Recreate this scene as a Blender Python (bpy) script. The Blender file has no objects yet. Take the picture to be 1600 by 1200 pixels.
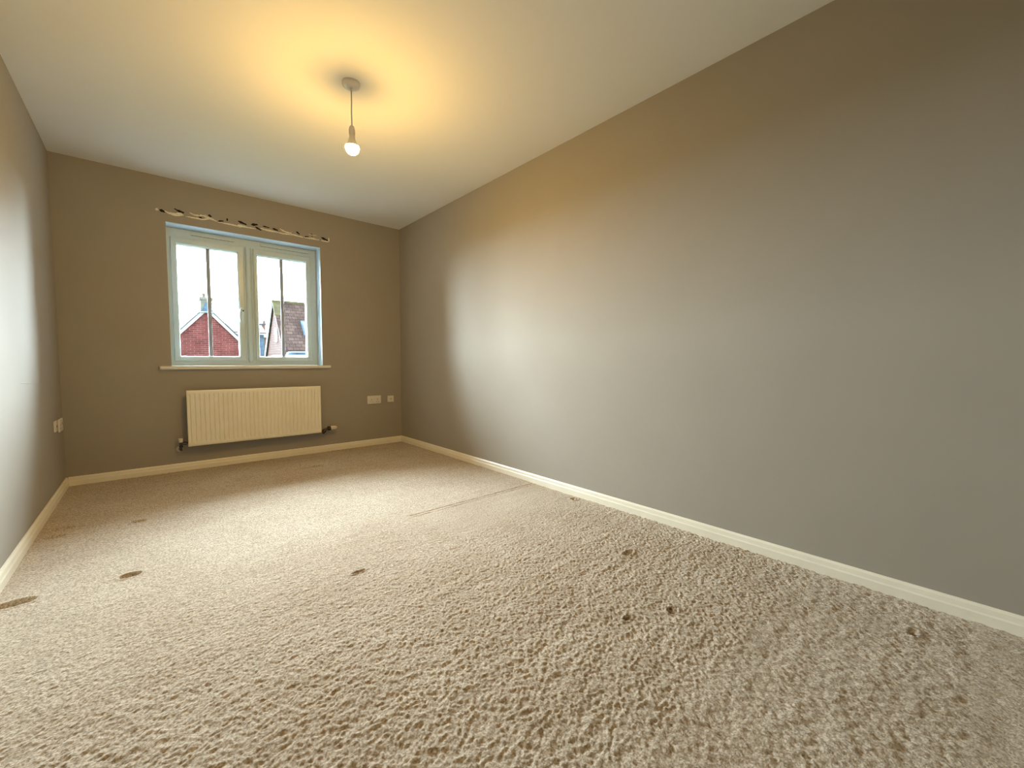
import bpy, bmesh, math, random
import numpy as np
from mathutils import Vector, Matrix

random.seed(7)
RNG = np.random.default_rng(11)
SC = bpy.context.scene
COL = SC.collection

# ------------------------------------------------------------------ room measures (metres)
W, D, H = 2.6676, 4.4318, 2.40          # width, window wall, ceiling
YN = -0.60                              # wall behind the camera
SKH, SKT = 0.0626, 0.013                # skirting height above the pile, thickness
WX0, WX1, WZ0, WZ1 = 0.630, 1.8172, 0.850, 2.050   # window opening
SILLZ = 0.878
FY = 4.590                              # inner face of the window frame
TH = 0.30                               # outer wall thickness

# ------------------------------------------------------------------ camera
cam_d = bpy.data.cameras.new('camera')
cam = bpy.data.objects.new('camera', cam_d); COL.objects.link(cam)
cam_d.sensor_width = 36.0
cam_d.lens = 36.0 * 649.1945 / 1600.0
cam_d.clip_start = 0.02; cam_d.clip_end = 500
_f = Vector((0.65679506, 0.75218485, -0.05327477)); _r = Vector((0.753261548, -0.657721066, 0.000199716)); _u = Vector((0.03488971, 0.04026101, 0.99857987))
_m = Matrix(((_r.x, _u.x, -_f.x), (_r.y, _u.y, -_f.y), (_r.z, _u.z, -_f.z)))
cam.matrix_world = Matrix.Translation((0.4893, 0.0, 0.9133)) @ _m.to_4x4()
SC.camera = cam

# ------------------------------------------------------------------ colour management
SC.view_settings.view_transform = 'Standard'
SC.view_settings.look = 'None'
SC.view_settings.gamma = 1.0
SC.view_settings.use_curve_mapping = False
SC.view_settings.exposure = 0.06
SC.cycles.filter_width = 1.0

# ------------------------------------------------------------------ sky: overcast, its bright far side shaped to light the room while house fronts stay dim
SKY_FAR, SKY_NEAR = 134.0, 6.0
world = bpy.data.worlds.new('overcast_sky'); SC.world = world; world.use_nodes = True
nt = world.node_tree; nt.nodes.clear()
wo = nt.nodes.new('ShaderNodeOutputWorld'); bg = nt.nodes.new('ShaderNodeBackground')
tc = nt.nodes.new('ShaderNodeTexCoord'); sep = nt.nodes.new('ShaderNodeSeparateXYZ')
mr = nt.nodes.new('ShaderNodeMapRange')
nt.links.new(tc.outputs['Generated'], sep.inputs[0]); nt.links.new(sep.outputs['Y'], mr.inputs['Value'])
mr.inputs['From Min'].default_value = 0.33; mr.inputs['From Max'].default_value = 0.76
mr.inputs['To Min'].default_value = SKY_NEAR; mr.inputs['To Max'].default_value = SKY_FAR
bg.inputs['Color'].default_value = (0.75, 0.90, 1.0, 1)
nt.links.new(mr.outputs[0], bg.inputs['Strength']); nt.links.new(bg.outputs[0], wo.inputs[0])
world.cycles.sampling_method = 'MANUAL'; world.cycles.sample_map_resolution = 256

# portal: marks the window opening for the sky light sampling, gives no light of its own
pl = bpy.data.lights.new('window_daylight', 'AREA'); pl.shape = 'RECTANGLE'
pl.size = WX1 - WX0; pl.size_y = WZ1 - SILLZ; pl.cycles.is_portal = True
po = bpy.data.objects.new('window_daylight', pl); COL.objects.link(po)
po.location = ((WX0 + WX1) / 2, D + TH + 0.02, (SILLZ + WZ1) / 2)
po.rotation_euler = (math.radians(-90), 0, 0)      # faces -Y, into the room

BULB_COLOR = (1.0, 0.575, 0.13)
BULB_POWER = 1080.0

# ------------------------------------------------------------------ materials
def mat(name, color, rough=0.6, spec=0.5, metal=0.0, bump=None, mottle=None, emit=None, coat=0.0, sheen=0.0):
    """bump=(scale, strength, distance); mottle=(scale, amount)"""
    m = bpy.data.materials.new(name); m.use_nodes = True
    n = m.node_tree.nodes; l = m.node_tree.links
    b = n['Principled BSDF']
    b.inputs['Base Color'].default_value = (*color, 1)
    b.inputs['Roughness'].default_value = rough
    b.inputs['Specular IOR Level'].default_value = spec
    b.inputs['Metallic'].default_value = metal
    if coat: b.inputs['Coat Weight'].default_value = coat
    if sheen: b.inputs['Sheen Weight'].default_value = sheen; b.inputs['Sheen Roughness'].default_value = 0.6
    t = n.new('ShaderNodeTexCoord')
    if mottle:
        no = n.new('ShaderNodeTexNoise'); no.inputs['Scale'].default_value = mottle[0]; no.inputs['Detail'].default_value = 4
        l.new(t.outputs['Object'], no.inputs['Vector'])
        rp = n.new('ShaderNodeValToRGB')
        a = mottle[1]
        rp.color_ramp.elements[0].position = 0.3; rp.color_ramp.elements[1].position = 0.7
        rp.color_ramp.elements[0].color = tuple(c * (1 - a) for c in color) + (1,)
        rp.color_ramp.elements[1].color = tuple(min(1, c * (1 + a)) for c in color) + (1,)
        l.new(no.outputs['Fac'], rp.inputs[0]); l.new(rp.outputs[0], b.inputs['Base Color'])
    if bump:
        no = n.new('ShaderNodeTexNoise'); no.inputs['Scale'].default_value = bump[0]; no.inputs['Detail'].default_value = 5
        l.new(t.outputs['Object'], no.inputs['Vector'])
        bp = n.new('ShaderNodeBump'); bp.inputs['Strength'].default_value = bump[1]; bp.inputs['Distance'].default_value = bump[2]
        l.new(no.outputs['Fac'], bp.inputs['Height']); l.new(bp.outputs[0], b.inputs['Normal'])
    if emit:
        b.inputs['Emission Color'].default_value = (*emit[0], 1); b.inputs['Emission Strength'].default_value = emit[1]
    return m

M_WALL = mat('grey_wall_paint', (0.358, 0.327, 0.272), 0.75, 0.25, bump=(160, 0.25, 0.0006), mottle=(3.0, 0.02))
M_CEIL = mat('white_ceiling_paint', (0.82, 0.83, 0.80), 0.9, 0.2, bump=(120, 0.2, 0.0006))
M_GLOSS = mat('cream_gloss_paint', (0.85, 0.80, 0.66), 0.35, 0.5, bump=(30, 0.08, 0.001), mottle=(6, 0.03))
M_SILL = mat('white_sill_paint', (0.78, 0.76, 0.70), 0.3, 0.5)
M_REVEAL = mat('blue_tinted_reveal_paint', (0.55, 0.68, 0.76), 0.6, 0.3)  # white lining, bluish daylight cast put into its base colour
M_UPVC = mat('cool_tinted_upvc', (0.58, 0.70, 0.72), 0.3, 0.5)  # white plastic, cool light cast put into the base colour against the warm bulb
M_BAR = mat('grey_glazing_bar', (0.30, 0.34, 0.40), 0.5)
M_GASKET = mat('grey_gasket', (0.30, 0.34, 0.35), 0.7)
M_RAD = mat('cream_radiator_enamel', (0.86, 0.82, 0.68), 0.35, 0.5, mottle=(8, 0.02))
M_PLASTIC = mat('white_plastic', (0.74, 0.71, 0.64), 0.35, 0.5)
M_BLACK = mat('black_plastic', (0.012, 0.010, 0.012), 0.4)
M_CHROME = mat('dull_chrome', (0.42, 0.38, 0.38), 0.35, metal=1.0, mottle=(60, 0.3))
M_VALVE = mat('dark_chrome', (0.10, 0.09, 0.095), 0.35, metal=1.0, mottle=(60, 0.4))
M_HOLE = mat('hole_shade', (0.010, 0.009, 0.007), 0.9)
M_PLASTER = mat('bare_white_plaster', (0.80, 0.78, 0.68), 0.9, 0.2, bump=(300, 0.6, 0.002), mottle=(90, 0.12))
M_CORD = mat('white_flex', (0.55, 0.52, 0.45), 0.5)
M_BULB = mat('glowing_bulb', (1, 0.9, 0.7), 0.4, emit=(BULB_COLOR, BULB_POWER))

def glass():
    m = bpy.data.materials.new('clear_glass'); m.use_nodes = True
    n = m.node_tree.nodes; l = m.node_tree.links; n.clear()
    o = n.new('ShaderNodeOutputMaterial'); mx = n.new('ShaderNodeMixShader')
    tr = n.new('ShaderNodeBsdfTransparent'); gl = n.new('ShaderNodeBsdfGlossy'); fr = n.new('ShaderNodeFresnel')
    gl.inputs['Roughness'].default_value = 0.0; tr.inputs['Color'].default_value = (0.96, 0.98, 0.98, 1)
    fr.inputs['IOR'].default_value = 1.45
    l.new(fr.outputs[0], mx.inputs[0]); l.new(tr.outputs[0], mx.inputs[1]); l.new(gl.outputs[0], mx.inputs[2]); l.new(mx.outputs[0], o.inputs[0])
    return m
M_GLASS = glass()

def brick(name, c1, c2, mortar, scale=1.0, axis='XZ', bw=0.225, rh=0.075):
    m = bpy.data.materials.new(name); m.use_nodes = True
    n = m.node_tree.nodes; l = m.node_tree.links; b = n['Principled BSDF']
    b.inputs['Roughness'].default_value = 0.95; b.inputs['Specular IOR Level'].default_value = 0.1
    t = n.new('ShaderNodeTexCoord'); s = n.new('ShaderNodeSeparateXYZ'); c = n.new('ShaderNodeCombineXYZ')
    l.new(t.outputs['Object'], s.inputs[0]); l.new(s.outputs[axis[0]], c.inputs[0]); l.new(s.outputs[axis[1]], c.inputs[1])
    k = n.new('ShaderNodeTexBrick'); l.new(c.outputs[0], k.inputs['Vector'])
    k.inputs['Color1'].default_value = (*c1, 1); k.inputs['Color2'].default_value = (*c2, 1); k.inputs['Mortar'].default_value = (*mortar, 1)
    k.inputs['Scale'].default_value = scale; k.inputs['Brick Width'].default_value = bw; k.inputs['Row Height'].default_value = rh
    k.inputs['Mortar Size'].default_value = 0.012; k.inputs['Bias'].default_value = -0.1
    no = n.new('ShaderNodeTexNoise'); no.inputs['Scale'].default_value = 1.6; no.inputs['Detail'].default_value = 6; l.new(c.outputs[0], no.inputs['Vector'])
    mx = n.new('ShaderNodeMixRGB'); mx.blend_type = 'MULTIPLY'; mx.inputs[0].default_value = 0.6
    rp = n.new('ShaderNodeValToRGB'); rp.color_ramp.elements[0].position = 0.35; rp.color_ramp.elements[1].position = 0.65
    rp.color_ramp.elements[0].color = (0.55, 0.5, 0.5, 1); rp.color_ramp.elements[1].color = (1, 1, 1, 1)
    l.new(no.outputs['Fac'], rp.inputs[0]); l.new(k.outputs['Color'], mx.inputs[1]); l.new(rp.outputs[0], mx.inputs[2]); l.new(mx.outputs[0], b.inputs['Base Color'])
    return m
M_RED = brick('red_brick', (0.19, 0.052, 0.048), (0.12, 0.034, 0.034), (0.24, 0.13, 0.12), bw=0.45, rh=0.15)
M_ORANGE = brick('orange_brick', (0.055, 0.022, 0.014), (0.038, 0.016, 0.012), (0.07, 0.05, 0.04), axis='YZ', bw=0.45, rh=0.15)
M_TILE = brick('brown_roof_tiles', (0.125, 0.080, 0.066), (0.070, 0.046, 0.040), (0.03, 0.022, 0.02), axis='XZ', bw=0.33, rh=0.2)
M_BUFF = brick('buff_brick', (0.20, 0.19, 0.15), (0.14, 0.14, 0.12), (0.2, 0.2, 0.18), bw=0.225, rh=0.1)
M_BARGE = mat('white_bargeboard', (0.36, 0.38, 0.38), 0.6)
M_LEAD = mat('blue_grey_lead', (0.055, 0.10, 0.16), 0.5, mottle=(3, 0.5))
M_MOSS = mat('mossy_tiles', (0.080, 0.066, 0.026), 0.9, mottle=(3, 0.5))
M_DARKT = mat('dark_tile_edge', (0.06, 0.065, 0.075), 0.8)
M_POT = mat('clay_pot', (0.14, 0.10, 0.08), 0.8)
M_GRASS = mat('grass', (0.035, 0.06, 0.02), 0.95, mottle=(2, 0.3))
M_OUTBR = brick('own_brick', (0.19, 0.07, 0.05), (0.13, 0.05, 0.04), (0.24, 0.15, 0.12))

# carpet: beige loop-free pile with greyer and browner tufts, plus stains of their own shape
STAINS = [  # x, y, radius, strength, colour index
    (1.9126, 0.7292, 0.016, 1.0), (1.7464, 0.813, 0.013, 0.75), (2.6050, 1.79, 0.014, 0.8), (2.19, 1.10, 0.018, 0.6),
    (2.4054, 0.1305, 0.014, 0.7), (1.1463, 1.7706, 0.016, 0.35)]
def carpet():
    m = bpy.data.materials.new('beige_carpet'); m.use_nodes = True
    n = m.node_tree.nodes; l = m.node_tree.links; b = n['Principled BSDF']
    b.inputs['Roughness'].default_value = 1.0; b.inputs['Specular IOR Level'].default_value = 0.05
    b.inputs['Sheen Weight'].default_value = 0.15; b.inputs['Sheen Roughness'].default_value = 0.7
    t = n.new('ShaderNodeTexCoord')
    def noise(scale, detail=3, stretch=None):
        no = n.new('ShaderNodeTexNoise'); no.inputs['Scale'].default_value = scale; no.inputs['Detail'].default_value = detail
        if stretch:
            mp = n.new('ShaderNodeMapping'); mp.inputs['Scale'].default_value = stretch
            l.new(t.outputs['Object'], mp.inputs[0]); l.new(mp.outputs[0], no.inputs['Vector'])
        else: l.new(t.outputs['Object'], no.inputs['Vector'])
        return no
    def ramp(src, p0, p1, c0, c1):
        r = n.new('ShaderNodeValToRGB'); e = r.color_ramp.elements
        e[0].position = p0; e[1].position = p1; e[0].color = (*c0, 1); e[1].color = (*c1, 1)
        l.new(src, r.inputs[0]); return r
    fine = ramp(noise(170, 3).outputs['Fac'], 0.33, 0.66, (0.335, 0.265, 0.180), (0.775, 0.672, 0.535))
    fib = ramp(noise(420, 2).outputs['Fac'], 0.3, 0.7, (0.74, 0.72, 0.70), (1, 1, 1))
    patch = ramp(noise(3.2, 5).outputs['Fac'], 0.35, 0.68, (0.90, 0.865, 0.82), (1.0, 1.0, 1.0))
    streak = ramp(noise(9, 3, (0.25, 1.6, 1)).outputs['Fac'], 0.35, 0.65, (0.93, 0.925, 0.92), (1, 1, 1))
    cur = fine.outputs[0]
    for o in (fib, patch, streak):
        mx = n.new('ShaderNodeMixRGB'); mx.blend_type = 'MULTIPLY'; mx.inputs[0].default_value = 1
        l.new(cur, mx.inputs[1]); l.new(o.outputs[0], mx.inputs[2]); cur = mx.outputs[0]
    wob = noise(75, 4)
    for (sx, sy, sr, st) in STAINS:
        vs = n.new('ShaderNodeVectorMath'); vs.operation = 'DISTANCE'; vs.inputs[1].default_value = (sx, sy, 0)
        l.new(t.outputs['Object'], vs.inputs[0])
        ad = n.new('ShaderNodeMath'); ad.operation = 'MULTIPLY_ADD'; ad.inputs[1].default_value = 0.11; l.new(wob.outputs['Fac'], ad.inputs[0]); l.new(vs.outputs['Value'], ad.inputs[2])
        mr = n.new('ShaderNodeMapRange'); mr.inputs['From Min'].default_value = 0.055 + sr * 1.2; mr.inputs['From Max'].default_value = 0.055 + sr * 0.1
        mr.inputs['To Min'].default_value = 0; mr.inputs['To Max'].default_value = st; l.new(ad.outputs[0], mr.inputs['Value'])
        mx = n.new('ShaderNodeMixRGB'); l.new(mr.outputs[0], mx.inputs[0]); l.new(cur, mx.inputs[1]); mx.inputs[2].default_value = (0.085, 0.038, 0.014, 1)
        cur = mx.outputs[0]
    l.new(cur, b.inputs['Base Color'])
    bn = noise(260, 4); bp = n.new('ShaderNodeBump'); bp.inputs['Strength'].default_value = 0.6; bp.inputs['Distance'].default_value = 0.003
    l.new(bn.outputs['Fac'], bp.inputs['Height']); l.new(bp.outputs[0], b.inputs['Normal'])
    return m
M_CARPET = carpet()

# ------------------------------------------------------------------ mesh helpers
def obj(name, bm, m, parent=None, smooth=False, angle=None):
    me = bpy.data.meshes.new(name); bmesh.ops.recalc_face_normals(bm, faces=bm.faces); bm.to_mesh(me); bm.free()
    me.materials.append(m)
    if smooth:
        for p in me.polygons: p.use_smooth = True
        if angle:
            try: me.set_sharp_from_angle(angle=math.radians(angle))
            except Exception: pass
    o = bpy.data.objects.new(name, me); COL.objects.link(o)
    if parent: o.parent = parent; o.matrix_parent_inverse = parent.matrix_world.inverted() if False else Matrix.Translation(-parent.location)
    return o
def tag(o, label=None, cat=None, group=None, kind=None):
    if label: o['label'] = label
    if cat: o['category'] = cat
    if group: o['group'] = group
    if kind: o['kind'] = kind
    return o
def thing(name, loc, label, cat, group=None, kind=None):
    o = bpy.data.objects.new(name, None); COL.objects.link(o); o.location = loc; o.empty_display_size = 0.05
    return tag(o, label, cat, group, kind)
def box(bm, x0, x1, y0, y1, z0, z1, bev=0, seg=2):
    r = bmesh.ops.create_cube(bm, size=1)
    for v in r['verts']:
        v.co = Vector(((x0 + x1) / 2 + v.co.x * (x1 - x0), (y0 + y1) / 2 + v.co.y * (y1 - y0), (z0 + z1) / 2 + v.co.z * (z1 - z0)))
    if bev:
        es = list({e for v in r['verts'] for e in v.link_edges})
        bmesh.ops.bevel(bm, geom=es, offset=bev, segments=seg, affect='EDGES', profile=0.5)
    return bm
def prism(bm, pts, a0, a1, axis):
    """polygon pts extruded between a0 and a1 on axis ('x': pts are (y,z); 'y': (x,z); 'z': (x,y))"""
    def P(p, a): return {'x': (a, p[0], p[1]), 'y': (p[0], a, p[1]), 'z': (p[0], p[1], a)}[axis]
    A = [bm.verts.new(P(p, a0)) for p in pts]; B = [bm.verts.new(P(p, a1)) for p in pts]
    bm.faces.new(A); bm.faces.new(B[::-1]); n = len(pts)
    for i in range(n): bm.faces.new((A[i], A[(i + 1) % n], B[(i + 1) % n], B[i]))
    return bm
def lathe(bm, prof, origin, axis=(0, 0, 1), n=40):
    """prof: list of (radius, height) along axis from origin"""
    ax = Vector(axis).normalized(); q = Vector((0, 0, 1)).rotation_difference(ax); o = Vector(origin)
    rings = []
    for r, h in prof:
        if r < 1e-6: rings.append([bm.verts.new(o + q @ Vector((0, 0, h)))])
        else: rings.append([bm.verts.new(o + q @ Vector((r * math.cos(2 * math.pi * i / n), r * math.sin(2 * math.pi * i / n), h))) for i in range(n)])
    for a, b in zip(rings, rings[1:]):
        if len(a) == 1 and len(b) == 1: continue
        for i in range(n):
            j = (i + 1) % n
            if len(a) == 1: bm.faces.new((a[0], b[i], b[j]))
            elif len(b) == 1: bm.faces.new((a[i], b[0], a[j]))
            else: bm.faces.new((a[i], b[i], b[j], a[j]))
    return bm
def tube(bm, pts, r, n=16, cap=True):
    pts = [Vector(p) for p in pts]; rr = r if isinstance(r, (list, tuple)) else [r] * len(pts)
    rings = []; prev = None
    for i, p in enumerate(pts):
        t = (pts[min(i + 1, len(pts) - 1)] - pts[max(i - 1, 0)]).normalized()
        if prev is None:
            a = t.orthogonal().normalized()
        else:
            a = (prev - t * prev.dot(t)).normalized()
        prev = a; b = t.cross(a)
        rings.append([bm.verts.new(p + (a * math.cos(2 * math.pi * k / n) + b * math.sin(2 * math.pi * k / n)) * rr[i]) for k in range(n)])
    for A, B in zip(rings, rings[1:]):
        for i in range(n): bm.faces.new((A[i], A[(i + 1) % n], B[(i + 1) % n], B[i]))
    if cap: bm.faces.new(rings[0][::-1]); bm.faces.new(rings[-1])
    return bm
def ring_frame(bm, x0, x1, z0, z1, w, yf, yb, ch=0.008, r=0.002):
    """mitred rectangular frame in the XZ plane: front face at yf, back at yb, inner edge chamfered towards the glass"""
    loops = [(0, yb), (0, yf + r), (r, yf), (w - ch, yf), (w - ch * 0.35, yf + ch * 0.5), (w, yf + ch * 1.6), (w, yb)]
    R = []
    for off, y in loops:
        R.append([bm.verts.new((x, y, z)) for x, z in ((x0 + off, z0 + off), (x1 - off, z0 + off), (x1 - off, z1 - off), (x0 + off, z1 - off))])
    R.append(R[0])
    for A, B in zip(R, R[1:]):
        for i in range(4):
            j = (i + 1) % 4
            bm.faces.new((A[i], A[j], B[j], B[i]))
    return bm
def structure(name, bm, m, parent=None, **k):
    o = obj(name, bm, m, parent, **k)
    if not parent: o['kind'] = 'structure'
    return o

# ------------------------------------------------------------------ room shell
def wall_with_hole():
    bm = bmesh.new(); x0, x1, z0, z1 = -0.30, W + 0.30, -0.30, H + 0.25
    for y in (D, D + TH):
        o = [bm.verts.new((x, y, z)) for x, z in ((x0, z0), (x1, z0), (x1, z1), (x0, z1))]
        h = [bm.verts.new((x, y, z)) for x, z in ((WX0, WZ0), (WX1, WZ0), (WX1, WZ1), (WX0, WZ1))]
        for i in range(4):
            j = (i + 1) % 4; bm.faces.new((o[i], o[j], h[j], h[i]))
        if y == D: O1, H1 = o, h
    for i in range(4):
        j = (i + 1) % 4
        bm.faces.new((O1[i], O1[j], o[j], o[i])); bm.faces.new((H1[i], H1[j], h[j], h[i]))
    return bm
structure('wall_back', wall_with_hole(), M_WALL)
structure('wall_right', box(bmesh.new(), W, W + 0.15, YN - 0.15, D, -0.05, H + 0.02), M_WALL)
lw = box(bmesh.new(), -0.15, 0, YN - 0.15, D, -0.05, H + 0.02)
# the small raised scuff in the plaster of the left wall
for k in range(9):
    yy = 3.17 + k * 0.075; rr = 0.006 * math.sin(math.pi * (k + 0.6) / 9.6)
    s = bmesh.ops.create_uvsphere(lw, u_segments=12, v_segments=8, radius=1)
    for v in s['verts']: v.co = Vector((v.co.x * 0.35 * rr, yy + v.co.y * 0.06, 0.808 - k * 0.003 + v.co.z * rr * 1.2))
structure('wall_left', lw, M_WALL)
structure('wall_front', box(bmesh.new(), -0.15, W + 0.15, YN - 0.15, YN, -0.05, H + 0.02), M_WALL)
structure('ceiling', box(bmesh.new(), -0.15, W + 0.15, YN - 0.15, D, H, H + 0.2), M_CEIL)

# carpeted floor: the pile as a fine height field with furniture dents and a flattened footprint
def vnoise(X, Y, cell, seed):
    r = np.random.default_rng(seed); gx = int(6 / cell) + 4; gy = int(8 / cell) + 4
    g = r.random((gx, gy)) - 0.5
    u = (X + 1) / cell; v = (Y + 1.5) / cell; i = u.astype(int); j = v.astype(int); fu = u - i; fv = v - j
    fu = fu * fu * (3 - 2 * fu); fv = fv * fv * (3 - 2 * fv)
    return (g[i, j] * (1 - fu) * (1 - fv) + g[i + 1, j] * fu * (1 - fv) + g[i, j + 1] * (1 - fu) * fv + g[i + 1, j + 1] * fu * fv)
xs = np.append(np.arange(0, W - 0.001, 0.0032), W)
ys = np.concatenate([np.arange(YN, 0.0, 0.012), np.arange(0.0, 0.5, 0.006), np.arange(0.5, 2.26, 0.0032), np.arange(2.26, D, 0.005), [D]])
X, Y = np.meshgrid(xs, ys, indexing='ij')
wx = X + 0.012 * vnoise(X, Y, 0.03, 5); wy = Y + 0.012 * vnoise(X, Y, 0.03, 6)
Z = 0.0046 * vnoise(wx, wy, 0.0105, 1) + 0.0050 * vnoise(wx, wy, 0.0066, 2) + 0.0028 * vnoise(X, Y, 0.07, 3)
Z += 0.0036 * vnoise(X * 0.22, Y * 1.0, 0.03, 4)
near = np.clip((2.6 - Y) / 1.6, 0.35, 1.0)
Z = Z * near - 0.003
DENTS = [(0.095, 3.307, 0.040, 0.018, 0.034), (0.085, 3.175, 0.034, 0.018, 0.034), (0.415, 3.174, 0.026, 0.018, 0.032), (0.397, 2.388, 0.028, 0.020, 0.045),
         (0.070, 2.392, 0.045, 0.022, 0.050), (1.5696, 3.8438, 0.045, 0.022, 0.030), (2.605, 1.79, 0.02, 0.02, 0.012), (2.19, 1.10, 0.03, 0.015, 0.010),
         (1.7464, 0.813, 0.018, 0.010, 0.006), (1.9126, 0.7292, 0.018, 0.014, 0.008), (2.4054, 0.1305, 0.022, 0.012, 0.007), (1.1463, 1.7706, 0.024, 0.009, 0.012), (0.84, 0.62, 0.015, 0.015, 0.008)]
for dx, dy, rx, ry, dp in DENTS:
    q = ((X - dx) / rx) ** 2 + ((Y - dy) / ry) ** 2
    Z -= dp * np.exp(-q ** 2) - 0.004 * np.exp(-((np.sqrt(q) - 1.5) / 0.35) ** 2)
def sstep(a, w): return 1 / (1 + np.exp(-np.clip(a / w, -30, 30)))
foot = sstep(X - 1.62 - 0.16 * (2.22 - Y), 0.008) * sstep(2.225 - Y, 0.004) * sstep(Y - 1.79, 0.03)
Z -= 0.003 * foot * np.clip(1.3 - 0.0 * X, 0, 1)
Z += 0.0028 * np.exp(-((Y - 2.212) / 0.007) ** 2) * sstep(X - 1.61, 0.01)
Z -= 0.0028 * np.exp(-((Y - 2.230) / 0.005) ** 2) * sstep(X - 1.61, 0.01)
Z += 0.005 * np.exp(-((X - 1.61 - 0.16 * (2.22 - Y)) / 0.012) ** 2) * sstep(2.22 - Y, 0.01) * sstep(Y - 1.76, 0.02)
nx, ny = X.shape
co = np.stack([X, Y, Z], -1).reshape(-1, 3).astype(np.float32)
ii, jj = np.meshgrid(np.arange(nx - 1), np.arange(ny - 1), indexing='ij')
a = (ii * ny + jj).ravel(); quads = np.stack([a, a + ny, a + ny + 1, a + 1], -1).astype(np.int32)
me = bpy.data.meshes.new('floor'); me.vertices.add(len(co)); me.vertices.foreach_set('co', co.ravel())
me.loops.add(quads.size); me.loops.foreach_set('vertex_index', quads.ravel())
me.polygons.add(len(quads)); me.polygons.foreach_set('loop_start', np.arange(0, quads.size, 4, dtype=np.int32))
me.polygons.foreach_set('loop_total', np.full(len(quads), 4, dtype=np.int32))
me.polygons.foreach_set('use_smooth', np.ones(len(quads), dtype=bool)); me.update(calc_edges=True)
me.materials.append(M_CARPET)
fl = bpy.data.objects.new('floor', me); COL.objects.link(fl); fl['kind'] = 'structure'
# sub-floor under the carpet
# ------------------------------------------------------------------ skirting boards
zb = -0.02
prof = [(0, zb), (SKT + 0.003, zb), (SKT + 0.003, SKH * 0.50), (SKT, SKH * 0.60), (SKT - 0.002, SKH * 0.86), (SKT * 0.45, SKH), (0, SKH)]
structure('baseboard_right', prism(bmesh.new(), [(W - a, z) for a, z in prof], YN, D, 'y'), M_GLOSS)
structure('baseboard_left', prism(bmesh.new(), prof, YN, D, 'y'), M_GLOSS)
structure('baseboard_back', prism(bmesh.new(), [(D - a, z) for a, z in prof], SKT, W - SKT, 'x'), M_GLOSS)
structure('baseboard_front', prism(bmesh.new(), [(YN + a, z) for a, z in prof], SKT, W - SKT, 'x'), M_GLOSS)

# ------------------------------------------------------------------ window
# white lined reveal (soffit and both jambs)
bm = bmesh.new()
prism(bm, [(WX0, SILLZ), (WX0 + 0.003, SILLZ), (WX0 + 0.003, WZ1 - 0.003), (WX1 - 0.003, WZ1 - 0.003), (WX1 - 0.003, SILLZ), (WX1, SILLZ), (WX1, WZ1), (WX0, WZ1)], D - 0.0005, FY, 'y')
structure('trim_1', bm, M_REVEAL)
# sill board with its two horns
bm = bmesh.new()
prism(bm, [(0.553, D), (0.553, D - 0.022), (0.561, D - 0.030), (1.882, D - 0.030), (1.890, D - 0.022), (1.890, D), (WX1, D), (WX1, FY), (WX0, FY), (WX0, D)], WZ0 - 0.001, SILLZ, 'z')
bmesh.ops.bevel(bm, geom=[e for e in bm.edges if all(v.co.y < D - 0.02 for v in e.verts) and abs(e.verts[0].co.z - e.verts[1].co.z) < 1e-4], offset=0.007, segments=3, affect='EDGES')
structure('trim_2', bm, M_SILL, smooth=True, angle=40)

win = thing('window_1', ((WX0 + WX1) / 2, FY, SILLZ), 'white two-casement window with a vertical bar in each pane', 'window', kind='structure')
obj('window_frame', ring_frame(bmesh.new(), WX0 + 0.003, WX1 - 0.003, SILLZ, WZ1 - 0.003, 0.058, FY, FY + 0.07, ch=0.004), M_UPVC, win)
# head of the frame that carries the vents
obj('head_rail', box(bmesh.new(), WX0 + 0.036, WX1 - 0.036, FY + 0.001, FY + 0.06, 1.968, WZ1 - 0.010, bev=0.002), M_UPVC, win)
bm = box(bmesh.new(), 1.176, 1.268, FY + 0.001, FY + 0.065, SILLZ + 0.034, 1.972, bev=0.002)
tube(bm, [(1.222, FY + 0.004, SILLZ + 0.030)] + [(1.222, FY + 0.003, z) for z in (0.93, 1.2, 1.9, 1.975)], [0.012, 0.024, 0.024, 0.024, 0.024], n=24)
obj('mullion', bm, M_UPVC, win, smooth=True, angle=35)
def sash_fix(x0, x1, gx0, gx1, barx):
    # sash bars wider at the head than at the sides, built from four chamfered members in one mesh
    z0, z1, gz0, gz1 = 0.922, 1.972, 0.9645, 1.9135
    bm = bmesh.new(); yf = FY - 0.014; yb = FY + 0.05; ch = 0.012
    loops = [((x0, x1, z0, z1), yb), ((x0, x1, z0, z1), yf + 0.003), ((x0 + 0.003, x1 - 0.003, z0 + 0.003, z1 - 0.003), yf),
             ((gx0 - ch, gx1 + ch, gz0 - ch, gz1 + ch), yf), ((gx0 - ch * .3, gx1 + ch * .3, gz0 - ch * .3, gz1 + ch * .3), yf + ch * .6),
             ((gx0, gx1, gz0, gz1), yf + ch * 1.6), ((gx0, gx1, gz0, gz1), yb)]
    R = [[bm.verts.new((x, y, z)) for x, z in ((a, c), (b, c), (b, d), (a, d))] for (a, b, c, d), y in loops]
    R.append(R[0])
    for A, B in zip(R, R[1:]):
        for i in range(4):
            j = (i + 1) % 4; bm.faces.new((A[i], A[j], B[j], B[i]))
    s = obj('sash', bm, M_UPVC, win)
    obj('glass_pane', box(bmesh.new(), gx0 - 0.006, gx1 + 0.006, FY + 0.026, FY + 0.032, gz0 - 0.006, gz1 + 0.006), M_GLASS, s)
    obj('glazing_bar', box(bmesh.new(), barx - 0.014, barx + 0.014, FY + 0.012, FY + 0.0255, gz0, gz1, bev=0.003), M_BAR, s)
    return s
s1 = sash_fix(0.660, 1.181, 0.703, 1.131, 0.9173)
s2 = sash_fix(1.264, 1.762, 1.2965, 1.716, 1.502)
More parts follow.
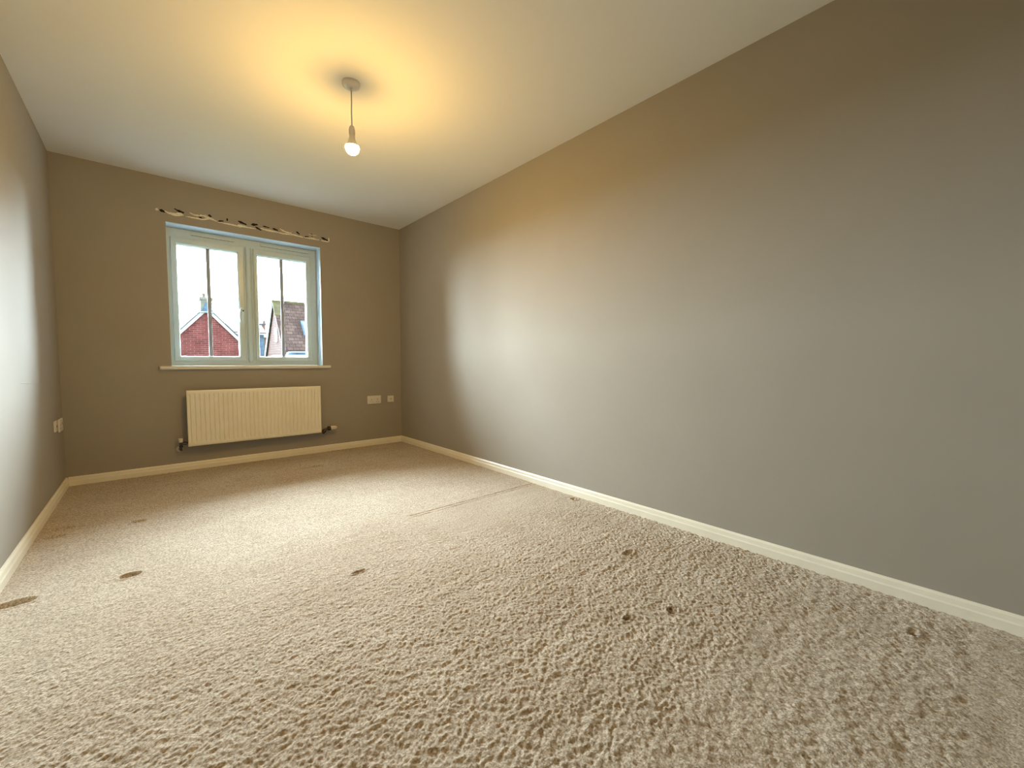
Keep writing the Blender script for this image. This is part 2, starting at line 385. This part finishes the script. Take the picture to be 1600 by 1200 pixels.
# casement handle on the left sash
hx, hz = 1.160, 1.395
hd = obj('handle', box(bmesh.new(), hx - 0.011, hx + 0.011, FY - 0.020, FY - 0.0135, hz - 0.030, hz + 0.026, bev=0.002), M_UPVC, s1)
bm = lathe(bmesh.new(), [(0, 0), (0.010, 0), (0.010, 0.026), (0.008, 0.030), (0, 0.030)], (hx, FY - 0.019, hz), (0, -1, 0), n=24)
tube(bm, [(hx, FY - 0.040, hz + 0.002), (hx - 0.006, FY - 0.046, hz + 0.004), (hx - 0.014, FY - 0.050, hz - 0.006), (hx - 0.018, FY - 0.050, hz - 0.03), (hx - 0.018, FY - 0.048, hz - 0.075), (hx - 0.018, FY - 0.046, hz - 0.112)],
     [0.008, 0.009, 0.009, 0.008, 0.0075, 0.005], n=14)
l_ = obj('lever', bm, M_UPVC, win, smooth=True, angle=50)
l_.parent = s1
bm = lathe(bmesh.new(), [(0, 0), (0.0065, 0), (0.0065, 0.003), (0, 0.003)], (hx + 0.003, FY - 0.0485, hz - 0.012), (0, -1, 0), n=20)
k_ = obj('key_barrel', bm, M_BLACK, win); k_.parent = s1
# trickle vents in the head
for (a_, b_) in ((0.800, 1.120), (1.322, 1.752)):
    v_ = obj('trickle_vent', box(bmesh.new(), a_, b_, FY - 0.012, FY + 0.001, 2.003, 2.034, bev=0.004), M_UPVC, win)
    bm = box(bmesh.new(), a_ + 0.006, b_ - 0.006, FY - 0.0126, FY - 0.0110, 2.005, 2.009)
    obj('vent_slot', bm, M_GASKET, v_)

# ------------------------------------------------------------------ ragged plaster scar above the window
CX, CZ = 0.4893, 0.9133
def wallpt(px, py, y=D):
    d = _f * 649.1945 + _r * (px - 800) + _u * (600 - py)
    t = y / d.y
    return Vector((CX + d.x * t, y, CZ + d.z * t))
scar = thing('plaster_scar', (wallpt(377, 350).x, D, wallpt(377, 350).z), 'ragged strip of bare white plaster with gaps painted dark above window', 'damaged plaster')
streaks = [[(243, 325.5), (245, 327), (247, 328.5)], [(257, 329.5), (264, 333), (275, 335), (287, 336.5)], [(266, 334.5), (274, 336.5), (284, 336.5)], [(276, 333.5), (281, 333.5), (285, 335.5)],
           [(296, 332.5), (304, 336), (312, 337), (323, 336.5)], [(290, 338), (303, 340.5), (316, 343), (328, 342), (339, 346)], [(318, 338), (328, 341), (337, 345)],
           [(340, 347), (357, 350), (372, 353.5), (385, 355), (400, 358)], [(371, 351.5), (379, 353), (386, 355)], [(407, 356.5), (414, 359), (424, 361), (434, 363)],
           [(433, 363), (445, 365.5), (456, 366.5), (470, 370.5)], [(437, 357.5), (443, 361), (450, 363.5), (456, 364.5)], [(458, 366), (466, 369), (474, 371)],
           [(475, 371), (488, 373), (499, 375)], [(501, 376), (507, 377), (513, 378)], [(513.6, 371.5), (513.6, 375), (513.4, 378)], [(482, 365.5), (487, 367.5), (495, 368)]]
for i, s in enumerate(streaks):
    bm = bmesh.new()
    P = []; m_ = 6
    for a_, b_ in zip(s, s[1:]):
        for k in range(m_): P.append((a_[0] + (b_[0] - a_[0]) * k / m_, a_[1] + (b_[1] - a_[1]) * k / m_))
    P.append(s[-1]); n_ = len(P); w = 0.0075 if i not in (1, 3, 9) else 0.0095
    if i in (0,): w = 0.011
    if i in (16,): w = 0.003
    pts = []; rad = []
    for k, (px, py) in enumerate(P):
        e = math.sin(math.pi * (k + 0.7) / (n_ + 0.4)) ** 0.5
        q = wallpt(px, py); pts.append((q.x, D - 0.001, q.z + random.uniform(-0.0015, 0.0015))); rad.append(w * e * random.uniform(0.7, 1.15))
    tube(bm, pts, rad, n=10)
    for v in bm.verts:
        v.co.y = D - 0.0005 - max(0, (D - v.co.y)) * 0.8 if v.co.y < D else D + 0.001
    obj('plaster_edge', bm, M_PLASTER, scar)
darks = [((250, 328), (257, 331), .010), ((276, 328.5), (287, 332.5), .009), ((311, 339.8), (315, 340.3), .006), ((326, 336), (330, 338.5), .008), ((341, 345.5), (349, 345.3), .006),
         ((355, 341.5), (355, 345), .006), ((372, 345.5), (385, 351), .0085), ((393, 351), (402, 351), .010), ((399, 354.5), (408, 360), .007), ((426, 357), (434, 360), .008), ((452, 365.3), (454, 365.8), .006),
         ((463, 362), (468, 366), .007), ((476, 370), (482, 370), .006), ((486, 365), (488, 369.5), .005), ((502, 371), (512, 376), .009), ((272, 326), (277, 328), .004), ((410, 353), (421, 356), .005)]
for a_, b_, w in darks:  # solid dark lenses on the wall, the gaps' shade put into their colour
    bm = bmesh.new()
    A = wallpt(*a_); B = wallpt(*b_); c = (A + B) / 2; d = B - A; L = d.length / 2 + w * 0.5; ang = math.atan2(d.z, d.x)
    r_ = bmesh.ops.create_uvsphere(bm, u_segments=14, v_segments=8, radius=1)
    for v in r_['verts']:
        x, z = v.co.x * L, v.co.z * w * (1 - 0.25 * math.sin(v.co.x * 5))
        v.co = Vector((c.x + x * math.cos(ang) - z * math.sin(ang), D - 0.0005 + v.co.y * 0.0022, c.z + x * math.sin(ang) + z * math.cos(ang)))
    tag(obj('gap_shade', bm, M_HOLE, scar), 'painted shade of a ragged gap')

# ------------------------------------------------------------------ radiator
RX0, RX1, RZ0, RZ1, RY = 0.7130, 1.7605, 0.2095, 0.6752, D - 0.100
rad = thing('radiator', ((RX0 + RX1) / 2, D, RZ0), 'cream ribbed panel radiator on the wall below the window', 'radiator')
def rad_panel():
    bm = bmesh.new(); NF = 31; per = 12
    bx = 0.020; flx0, flx1 = RX0 + bx, RX1 - bx
    xs_ = [RX0, RX0 + 0.004] + [flx0 + (flx1 - flx0) * i / (NF * per) for i in range(NF * per + 1)] + [RX1 - 0.004, RX1]
    zs_ = [RZ0, RZ0 + 0.004, RZ0 + 0.022, RZ0 + 0.028, RZ0 + 0.034, RZ0 + 0.042, (RZ0 + RZ1) / 2, RZ1 - 0.046, RZ1 - 0.038, RZ1 - 0.032, RZ1 - 0.026, RZ1 - 0.004, RZ1]
    def off(x, z):
        e = min(x - RX0, RX1 - x, z - RZ0, RZ1 - z)
        o = 0.003 if e < 1e-6 else 0.0
        if flx0 <= x <= flx1:
            u = (x - flx0) / (flx1 - flx0) * NF; g = abs(u - round(u))       # distance from the groove line
            gro = max(0.0, 1 - g / 0.24) ; gro = gro * gro * (3 - 2 * gro)
            t = min((z - (RZ0 + 0.022)) / 0.020, ((RZ1 - 0.026) - z) / 0.020); t = max(0, min(1, t))
            o += 0.0085 * gro * t
        return o
    G = [[bm.verts.new((x, RY + off(x, z), z)) for z in zs_] for x in xs_]
    for i in range(len(xs_) - 1):
        for j in range(len(zs_) - 1): bm.faces.new((G[i][j], G[i + 1][j], G[i + 1][j + 1], G[i][j + 1]))
    # back and rims
    B = {}
    rim = [(i, 0) for i in range(len(xs_))] + [(len(xs_) - 1, j) for j in range(1, len(zs_))] + [(i, len(zs_) - 1) for i in range(len(xs_) - 2, -1, -1)] + [(0, j) for j in range(len(zs_) - 2, 0, -1)]
    bv = [bm.verts.new((xs_[i], RY + 0.014, zs_[j])) for i, j in rim]
    for k in range(len(rim)):
        k2 = (k + 1) % len(rim); i, j = rim[k]; i2, j2 = rim[k2]
        bm.faces.new((G[i][j], bv[k], bv[k2], G[i2][j2]))
    bm.faces.new(bv)
    return bm
obj('front_panel', rad_panel(), M_RAD, rad, smooth=True, angle=45)
bm = bmesh.new(); zz = []
nz = 70
for k in range(nz + 1):
    x = RX0 + 0.03 + (RX1 - RX0 - 0.06) * k / nz; zz.append((x, RY + (0.016 if k % 2 else 0.050)))
pts = zz + [(x, y + 0.0012) for x, y in zz[::-1]]
A_ = [bm.verts.new((x, y, RZ0 + 0.03)) for x, y in zz]; B_ = [bm.verts.new((x, y, RZ1 - 0.03)) for x, y in zz]
for k in range(nz): bm.faces.new((A_[k], A_[k + 1], B_[k + 1], B_[k]))
obj('convector_fins', bm, M_RAD, rad)
for bx_ in (RX0 + 0.16, RX1 - 0.16):
    bm = box(bmesh.new(), bx_ - 0.014, bx_ + 0.014, D - 0.005, D - 0.0012, RZ0 + 0.05, RZ1 - 0.05)
    box(bm, bx_ - 0.012, bx_ + 0.012, RY + 0.014, D - 0.003, RZ1 - 0.075, RZ1 - 0.066); box(bm, bx_ - 0.012, bx_ + 0.012, RY + 0.014, D - 0.003, RZ0 + 0.066, RZ0 + 0.075)
    obj('bracket', bm, M_CHROME, rad)
# lockshield valve, left
vy = D - 0.062; vx = 0.6665; vz = 0.236
bm = tube(bmesh.new(), [(RX0 + 0.02, vy, vz), (vx, vy, vz)], 0.0085, n=16)
lathe(bm, [(0, -0.012), (0.0125, -0.012), (0.0135, -0.006), (0.0135, 0.006), (0.0125, 0.012), (0, 0.012)], (vx + 0.026, vy, vz), (1, 0, 0), n=6)
lathe(bm, [(0, -0.060), (0.009, -0.060), (0.009, -0.032), (0.013, -0.030), (0.013, -0.014), (0.010, -0.012), (0.0115, 0.012), (0, 0.012)], (vx, vy, vz), (0, 0, 1), n=24)
tube(bm, [(vx, vy, vz - 0.058), (vx, vy + 0.004, vz - 0.066), (vx, vy + 0.012, vz - 0.072), (vx, D + 0.01, vz - 0.072)] if False else [(vx, vy, vz - 0.03), (vx, vy, vz - 0.040), (vx - 0.001, vy + 0.008, vz - 0.050), (vx - 0.002, D - 0.0013, vz - 0.052)], 0.0075, n=16)
lv = obj('lockshield_valve', bm, M_VALVE, rad, smooth=True, angle=40)
obj('valve_cap', lathe(bmesh.new(), [(0, 0), (0.0125, 0), (0.0155, 0.026), (0.016, 0.031), (0.014, 0.033), (0, 0.033)], (vx, vy, vz + 0.011), (0, 0, 1), n=28), M_PLASTIC, lv, smooth=True, angle=40)
obj('pipe_collar', lathe(bmesh.new(), [(0.008, 0.0), (0.024, 0.0), (0.022, 0.006), (0.010, 0.009), (0.008, 0.009)], (vx - 0.008, D - 0.0012, vz - 0.052), (0, -1, 0), n=28), M_PLASTIC, lv, smooth=True, angle=40)
# thermostatic valve, right: the head points along the wall
tz = 0.2415; ty = D - 0.062
bm = tube(bmesh.new(), [(RX1 - 0.02, ty, tz - 0.022), (1.800, ty, tz - 0.022)], 0.010, n=16)
lathe(bm, [(0, -0.016), (0.015, -0.014), (0.018, -0.004), (0.017, 0.010), (0.012, 0.018), (0, 0.018)], (1.797, ty, tz - 0.024), (0.35, 0, 1), n=24)
tube(bm, [(1.790, ty, tz - 0.016), (1.842, ty, tz)], 0.011, n=16)
tube(bm, [(1.796, ty, tz - 0.036), (1.796, ty + 0.006, tz - 0.046), (1.796, ty + 0.016, tz - 0.050), (1.796, D - 0.0013, tz - 0.050)], 0.0075, n=16)
tv = obj('thermostatic_valve', bm, M_VALVE, rad, smooth=True, angle=40)
tag(obj('valve_ring', lathe(bmesh.new(), [(0, 0), (0.019, 0), (0.0215, 0.004), (0.0215, 0.026), (0.019, 0.028), (0, 0.028)], (1.830, ty, tz - 0.002), (1, 0, 0.04), n=28), M_BLACK, tv, smooth=True, angle=40), 'black ring')
bm = bmesh.new(); prof_h = [(0, 0), (0.0195, 0), (0.0205, 0.006), (0.0195, 0.022), (0.017, 0.046), (0.0125, 0.058), (0.006, 0.064), (0, 0.064)]
lathe(bm, prof_h, (1.858, ty, tz), (1, 0, 0.03), n=36)
for v in bm.verts:
    a_ = math.atan2(v.co.z - tz, v.co.y - ty); k = 1 + 0.05 * (1 if int((a_ + math.pi) / (2 * math.pi) * 36 + .5) % 3 == 0 else 0) * (1 if v.co.x < 1.905 else 0)
    v.co.y = ty + (v.co.y - ty) * k; v.co.z = tz + (v.co.z - tz) * k
obj('valve_head', bm, M_PLASTIC, tv, smooth=True, angle=50)

# ------------------------------------------------------------------ sockets
def socket(name, width, z0, z1, kind, label, group=None, thick=0.010):
    """built facing -Y with its base centre at the origin, lower edge z0"""
    o = thing(name, (0, 0, 0), label, 'wall socket', group); h = z1 - z0
    obj('faceplate', box(bmesh.new(), -width / 2, width / 2, -thick, 0, 0, h, bev=0.0025, seg=3), M_PLASTIC, o, smooth=True, angle=40)
    if kind == 'power':
        n_ = 2 if width > 0.12 else 1
        for k in range(n_):
            cx_ = (k - (n_ - 1) / 2) * width * 0.45
            obj('rocker_switch', box(bmesh.new(), cx_ - 0.006 + 0.012 * (1 if k else -1) * 0, cx_ + 0.006, -thick - 0.003, -thick + 0.001, h * 0.72, h * 0.90, bev=0.0012), M_PLASTIC, o)
            bm = box(bmesh.new(), cx_ - 0.0025, cx_ + 0.0025, -thick - 0.0004, -thick + 0.002, h * 0.48, h * 0.59)
            box(bm, cx_ - 0.0145, cx_ - 0.0085, -thick - 0.0004, -thick + 0.002, h * 0.24, h * 0.30); box(bm, cx_ + 0.0085, cx_ + 0.0145, -thick - 0.0004, -thick + 0.002, h * 0.24, h * 0.30)
            tag(obj('pin_holes', bm, M_HOLE, o), 'dark pin holes')
    else:
        bm = lathe(bmesh.new(), [(0.0035, 0), (0.0075, 0), (0.0075, 0.004), (0.0055, 0.005), (0.0035, 0.005)], (0, -thick + 0.001, h * 0.5), (0, -1, 0), n=24)
        obj('aerial_connector', bm, M_CHROME, o, smooth=True, angle=40)
    return o
s = socket('power_socket', 0.153, 0.452, 0.541, 'power', 'white double power socket right of the radiator'); s.location = (2.3436, D, 0.4525)
s = socket('aerial_socket', 0.0735, 0.461, 0.533, 'aerial', 'small square white wall plate near the right corner', thick=0.017); s.location = (2.5305, D, 0.461)
s = socket('power_socket', 0.150, 0.432, 0.520, 'power', 'white double power socket on the left wall by the corner'); s.location = (0, 4.285, 0.424); s.rotation_euler = (0, 0, math.radians(90))
s = socket('aerial_socket', 0.0735, 0.442, 0.515, 'aerial', 'small white plate on left wall, farther from the corner'); s.location = (0, 4.085, 0.445); s.rotation_euler = (0, 0, math.radians(90))

# ------------------------------------------------------------------ pendant light
LX, LY = 1.3555, 2.300
lamp = thing('pendant_light', (LX, LY, H), 'bare lit bulb hanging from a white ceiling rose', 'ceiling light')
rose = obj('ceiling_rose', lathe(bmesh.new(), [(0, 0), (0.046, 0), (0.0465, 0.008), (0.044, 0.016), (0.034, 0.023), (0.020, 0.027), (0.0, 0.028)], (LX, LY, H), (0, 0, -1), n=48), M_PLASTIC, lamp, smooth=True, angle=50)
obj('cord_grip', lathe(bmesh.new(), [(0, 0), (0.010, 0), (0.008, 0.010), (0.0045, 0.014), (0, 0.014)], (LX, LY, H - 0.026), (0, 0, -1), n=24), M_PLASTIC, rose, smooth=True, angle=50)
obj('cord', tube(bmesh.new(), [(LX, LY, H - 0.03), (LX + 0.0008, LY, 2.30), (LX - 0.0005, LY, 2.24), (LX, LY, 2.176)], 0.0034, n=12), M_CORD, lamp, smooth=True)
ho = obj('lampholder', lathe(bmesh.new(), [(0, 0), (0.006, 0), (0.011, 0.005), (0.0145, 0.014), (0.0155, 0.021), (0.0155, 0.0225), (0.0168, 0.0235), (0.0168, 0.046), (0.0160, 0.049), (0.0150, 0.050), (0.0150, 0.053), (0, 0.053)], (LX, LY, 2.180), (0, 0, -1), n=36), M_PLASTIC, lamp, smooth=True, angle=30)
bz = 2.063
bl = obj('bulb', lathe(bmesh.new(), [(0.0, -0.0355)] + [(0.0355 * math.cos(a), 0.0355 * math.sin(a)) for a in [math.radians(t) for t in range(-84, 13, 4)]] , (LX, LY, bz), (0, 0, 1), n=40), M_BULB, lamp, smooth=True)
obj('bulb_base', lathe(bmesh.new(), [(0.0345, 0.0), (0.0350, 0.0008), (0.0340, 0.005), (0.0270, 0.014), (0.0195, 0.030), (0.0155, 0.044), (0.0145, 0.054), (0.0145, 0.060), (0, 0.060)], (LX, LY, bz + 0.0070), (0, 0, 1), n=36), M_PLASTIC, lamp, smooth=True, angle=40)

# ------------------------------------------------------------------ outside: ground and houses beyond the window
GZ = -2.8
gr = structure('ground', box(bmesh.new(), -60, 120, D + TH + 0.05, 160, GZ - 0.5, GZ), M_GRASS)

def out(px, py, y): return wallpt(px, py, y)
# house straight opposite: red brick gable end, chimney stack on the ridge
Y1 = 40.0
pk = out(322.5, 480.5, Y1); hs = (Y1 / 18.0)
h1 = thing('house', (pk.x, Y1, GZ), 'red brick gable house with pale chimney seen through left casement', 'house')
half, pitch = 4.3, 1.13
ez = pk.z - half * pitch
obj('gable_wall', prism(bmesh.new(), [(pk.x - half, GZ), (pk.x + half, GZ), (pk.x + half, ez), (pk.x, pk.z - 0.05), (pk.x - half, ez)], Y1, Y1 + 9, 'y'), M_RED, h1)
for sg in (-1, 1):
    ax_, bx_ = pk.x, pk.x + sg * (half + 0.25); az, bz_ = pk.z + 0.10, pk.z + 0.10 - (half + 0.25) * pitch
    obj('roof_slope', prism(bmesh.new(), [(ax_, az), (bx_, bz_), (bx_, bz_ - 0.22), (ax_, az - 0.25)], Y1 - 0.05, Y1 + 9.2, 'y'), M_TILE, h1)
    obj('bargeboard', prism(bmesh.new(), [(ax_, az - 0.06), (bx_, bz_ - 0.06), (bx_, bz_ - 0.36), (ax_, az - 0.38)], Y1 - 0.14, Y1 - 0.052, 'y'), M_BARGE, h1)
    obj('verge_tiles', prism(bmesh.new(), [(ax_, az + 0.06), (bx_, bz_ + 0.06), (bx_, bz_ - 0.055), (ax_, az - 0.055)], Y1 - 0.16, Y1 - 0.051, 'y'), M_DARKT, h1)
c0, c1 = out(313.2, 486, Y1), out(330.5, 466, Y1)
cx0, cx1, ct = c0.x, c1.x, c1.z
ch = obj('chimney_stack', box(bmesh.new(), cx0, cx1, Y1 - 0.30, Y1 + 0.9, out(322, 487.3, Y1).z, ct - 0.22), M_BUFF, h1)
obj('chimney_cap', box(bmesh.new(), cx0 - 0.06, cx1 + 0.06, Y1 - 0.36, Y1 + 0.96, ct - 0.22, ct, bev=0.03), M_BUFF, ch)
obj('apex_board', box(bmesh.new(), cx0 - 0.05, cx1 + 0.10, Y1 - 0.33, Y1 - 0.14, out(322, 488.9, Y1).z, out(322, 487.3, Y1).z), M_BARGE, h1)
tag(obj('lead_apron', prism(bmesh.new(), [(cx0 + 0.05, pk.z - 0.30), (cx1 + 0.01, pk.z - 0.30), (cx1 + 0.01, ct - 0.42), (cx0 + 0.42, ct - 0.45), (cx0 + 0.28, pk.z + 0.30)], Y1 - 0.33, Y1 - 0.301, 'y'), M_LEAD, ch), 'blue grey panel')
obj('lead_flashing', box(bmesh.new(), cx0 - 0.02, cx1 + 0.02, Y1 - 0.345, Y1 - 0.301, out(322, 487.2, Y1).z, out(322, 486.0, Y1).z), M_LEAD, ch)
pp = out(319.3, 462, Y1)
obj('chimney_pot', lathe(bmesh.new(), [(0.12, 0), (0.10, 0.25), (0.13, 0.30), (0.13, 0.36), (0, 0.36)], (pp.x, Y1 + 0.4, ct), (0, 0, 1), n=20), M_POT, ch, smooth=True, angle=40)
ae = out(308, 469.5, Y1)
bm = tube(bmesh.new(), [(ae.x - 0.12, Y1 + 0.4, ae.z), (cx0 + 0.02, Y1 + 0.4, ae.z)], 0.015, n=8); tube(bm, [(ae.x, Y1 + 0.4, ae.z - 0.10), (ae.x, Y1 + 0.4, ae.z + 0.10)], 0.03, n=8)
obj('aerial', bm, M_BARGE, ch)

# brown roofed house half hidden behind it
Y3 = 52.0
a0, a1 = out(350.5, 505, Y3), out(388, 507, Y3); e0 = out(360, 519, Y3 - 1.5)
h3 = thing('house', ((a0.x + a1.x) / 2, Y3, GZ), 'low brown roofed house half hidden behind the red gable', 'house')
xa, xb = a0.x - 3.0, a1.x + 1.2
obj('roof', prism(bmesh.new(), [(Y3, a0.z), (Y3 - 2.5, e0.z), (Y3 - 2.5, e0.z - 0.12), (Y3, a0.z - 0.9), (Y3 + 3, a0.z - 2.0)], xa, xb, 'x'), M_TILE, h3)
obj('gutter', box(bmesh.new(), xa, xb, Y3 - 2.62, Y3 - 2.5, e0.z - 0.22, e0.z - 0.08), M_BARGE, h3)
obj('wall', box(bmesh.new(), xa + 0.2, xb - 0.2, Y3 - 2.3, Y3 + 2.5, GZ, e0.z - 0.2), M_LEAD, h3)

# house seen through the right casement: gable nearly edge-on, broad tiled slope
Y2 = 30.0
A = out(425.3, 470.6, Y2)
def onx(px, py, xv):
    d = _f * 649.1945 + _r * (px - 800) + _u * (600 - py); t = (xv - CX) / d.x
    return Vector((xv, d.y * t, CZ + d.z * t))
L2 = onx(414.3, 556.7, A.x); R2 = onx(443.5, 552, A.x)
h2 = thing('house', (A.x + 4, Y2, GZ), 'house with mossy tiled roof seen through the right casement', 'house')
kf = (A.z - L2.z) / (L2.y - A.y); kn = (A.z - R2.z) / (A.y - R2.y)
yf_, yn_ = A.y + (A.z + 0.6) / kf, A.y - (A.z + 0.6) / kn
XR = A.x + 11
obj('gable_wall', prism(bmesh.new(), [(yn_ + 0.15, GZ), (yf_ - 0.15, GZ), (yf_ - 0.15, A.z - (yf_ - 0.15 - A.y) * kf), (A.y, A.z - 0.12), (yn_ + 0.15, A.z - (A.y - yn_ - 0.15) * kn)], A.x + 0.06, XR - 0.1, 'x'), M_ORANGE, h2)
rs = obj('roof_slope', prism(bmesh.new(), [(A.y, A.z), (yn_ - 0.3, A.z - (A.y - yn_ + 0.3) * kn), (yn_ - 0.3, A.z - (A.y - yn_ + 0.3) * kn - 0.16), (A.y, A.z - 0.18)], A.x, XR, 'x'), M_TILE, h2)
obj('roof_slope', prism(bmesh.new(), [(A.y, A.z), (yf_ + 0.3, A.z - (yf_ + 0.3 - A.y) * kf), (yf_ + 0.3, A.z - (yf_ + 0.3 - A.y) * kf - 0.16), (A.y, A.z - 0.18)], A.x, XR, 'x'), M_TILE, h2)
obj('bargeboard', prism(bmesh.new(), [(A.y + 0.02, A.z - 0.02), (yf_ + 0.3, A.z - (yf_ + 0.3 - A.y) * kf - 0.02), (yf_ + 0.05, A.z - (yf_ + 0.3 - A.y) * kf - 0.02), (A.y - 0.02, A.z - 0.40)], A.x - 0.06, A.x - 0.005, 'x'), M_BARGE, h2)
obj('mossy_ridge', tube(bmesh.new(), [(A.x - 0.02, A.y, A.z + 0.0), (A.x + 1.5, A.y, A.z + 0.0), (XR, A.y, A.z + 0.0)], 0.09, n=12), M_MOSS, h2, smooth=True)
mq = 0.75
obj('mossy_tiles', prism(bmesh.new(), [(A.y, A.z + 0.06), (A.y - mq, A.z - mq * kn + 0.06), (A.y - mq, A.z - mq * kn - 0.02), (A.y, A.z - 0.05)], A.x - 0.03, A.x + 0.55, 'x'), M_MOSS, h2)
w0, w1 = onx(430.2, 512, A.x), onx(430.2, 534.5, A.x)
tag(obj('slit_window', box(bmesh.new(), A.x + 0.02, A.x + 0.07, w0.y - 0.32, w0.y + 0.32, w1.z, w0.z), mat('white_slit', (0.3, 0.31, 0.31), 0.4), h2), 'narrow white window')
# roof light on the slope
def on_slope(px, py):
    d = _f * 649.1945 + _r * (px - 800) + _u * (600 - py)
    # plane z = A.z - (A.y - y) * kn
    t = (A.z - kn * A.y - CZ) / (d.z - kn * d.y)
    return Vector((CX + d.x * t, d.y * t, CZ + d.z * t))
sk = on_slope(482.5, 514); nrm = Vector((0, -kn, 1)).normalized(); dn = Vector((0, -1, -kn)).normalized()
bm = bmesh.new()
for (hw, hl, lo, hi) in ((0.40, 0.60, -0.02, 0.10),):
    vs = [bm.verts.new(sk + Vector((sx * hw, 0, 0)) + dn * sy * hl + nrm * zz_) for zz_ in (lo, hi) for sx, sy in ((-1, -1), (1, -1), (1, 1), (-1, 1))]
    bm.faces.new(vs[:4]); bm.faces.new(vs[4:])
    for i in range(4): bm.faces.new((vs[i], vs[(i + 1) % 4], vs[4 + (i + 1) % 4], vs[4 + i]))
rl = obj('roof_light', bm, M_LEAD, h2)
bm = bmesh.new()
vs = [bm.verts.new(sk + Vector((sx * 0.32, 0, 0)) + dn * sy * 0.5 + nrm * zz_) for zz_ in (0.09, 0.115) for sx, sy in ((-1, -1), (1, -1), (1, 1), (-1, 1))]
bm.faces.new(vs[:4]); bm.faces.new(vs[4:])
for i in range(4): bm.faces.new((vs[i], vs[(i + 1) % 4], vs[4 + (i + 1) % 4], vs[4 + i]))
obj('roof_light_glass', bm, mat('roof_glass', (0.16, 0.22, 0.22), 0.3, 0.5), rl)
# pale flat roof edge in front of the slope, low in the pane
f0 = out(455, 552, 24.0); f1 = out(484, 548.5, 24.0)
h4 = thing('flat_roof_extension', ((f0.x + f1.x) / 2, 24.2, GZ), 'pale flat roof edge low in front of the tiled roof', 'flat roof')
obj('wall', box(bmesh.new(), out(446, 556, 24).x + 0.2, f1.x + 3.2, 24.2, 27.0, GZ, out(446, 557.5, 24).z), M_OUTBR, h4)
obj('roof_edge', box(bmesh.new(), out(446, 556, 24).x, f1.x + 3.4, 24.0, 27.2, out(446, 557.5, 24).z, out(446, 554.2, 24).z), M_BARGE, h4)
obj('parapet_cap', box(bmesh.new(), f0.x, f1.x + 3.4, 24.6, 25.0, out(446, 554.2, 24).z, out(460, 550.5, 24).z), M_LEAD, h4)
obj('coping', box(bmesh.new(), f0.x + 0.1, f1.x + 3.4, 24.5, 25.1, out(460, 550.5, 24).z, out(460, 549.0, 24).z), M_BARGE, h4)

# small far house between the two, with a chimney
Y5 = 60.0
q0, q1 = out(405.5, 506, Y5), out(416.5, 518.5, Y5); w5 = out(407, 526, Y5)
h5 = thing('house', (q0.x, Y5, GZ), 'far brick house with small chimney between the two nearer houses', 'house')
obj('wall', box(bmesh.new(), q0.x - 3.0, q1.x + 3.0, Y5, Y5 + 7, GZ, out(407, 526, Y5).z), M_OUTBR, h5)
obj('gutter', box(bmesh.new(), q0.x - 3.2, q1.x + 3.2, Y5 - 0.3, Y5 - 0.05, out(407, 526, Y5).z - 0.1, out(407, 521, Y5).z), M_BARGE, h5)
obj('roof', prism(bmesh.new(), [(Y5 - 0.3, out(407, 522, Y5).z), (Y5 + 4, out(407, 519, Y5).z + 0.2), (Y5 + 8, out(407, 522, Y5).z)], q0.x - 3.2, q1.x + 3.2, 'x'), M_TILE, h5)
c5 = obj('chimney_stack', box(bmesh.new(), q0.x + 0.1, q1.x - 0.1, Y5 + 0.2, Y5 + 1.5, w5.z - 0.2, out(410, 507.5, Y5).z), M_OUTBR, h5)
obj('chimney_cap', box(bmesh.new(), q0.x - 0.05, q1.x + 0.05, Y5 + 0.05, Y5 + 1.65, out(410, 507.5, Y5).z, out(410, 505.5, Y5).z), M_DARKT, c5)
obj('chimney_pot', lathe(bmesh.new(), [(0.2, 0), (0.16, 0.35), (0.2, 0.42), (0, 0.42)], (q0.x + 0.62, Y5 + 0.7, out(410, 505.5, Y5).z), (0, 0, 1), n=16), M_POT, c5)
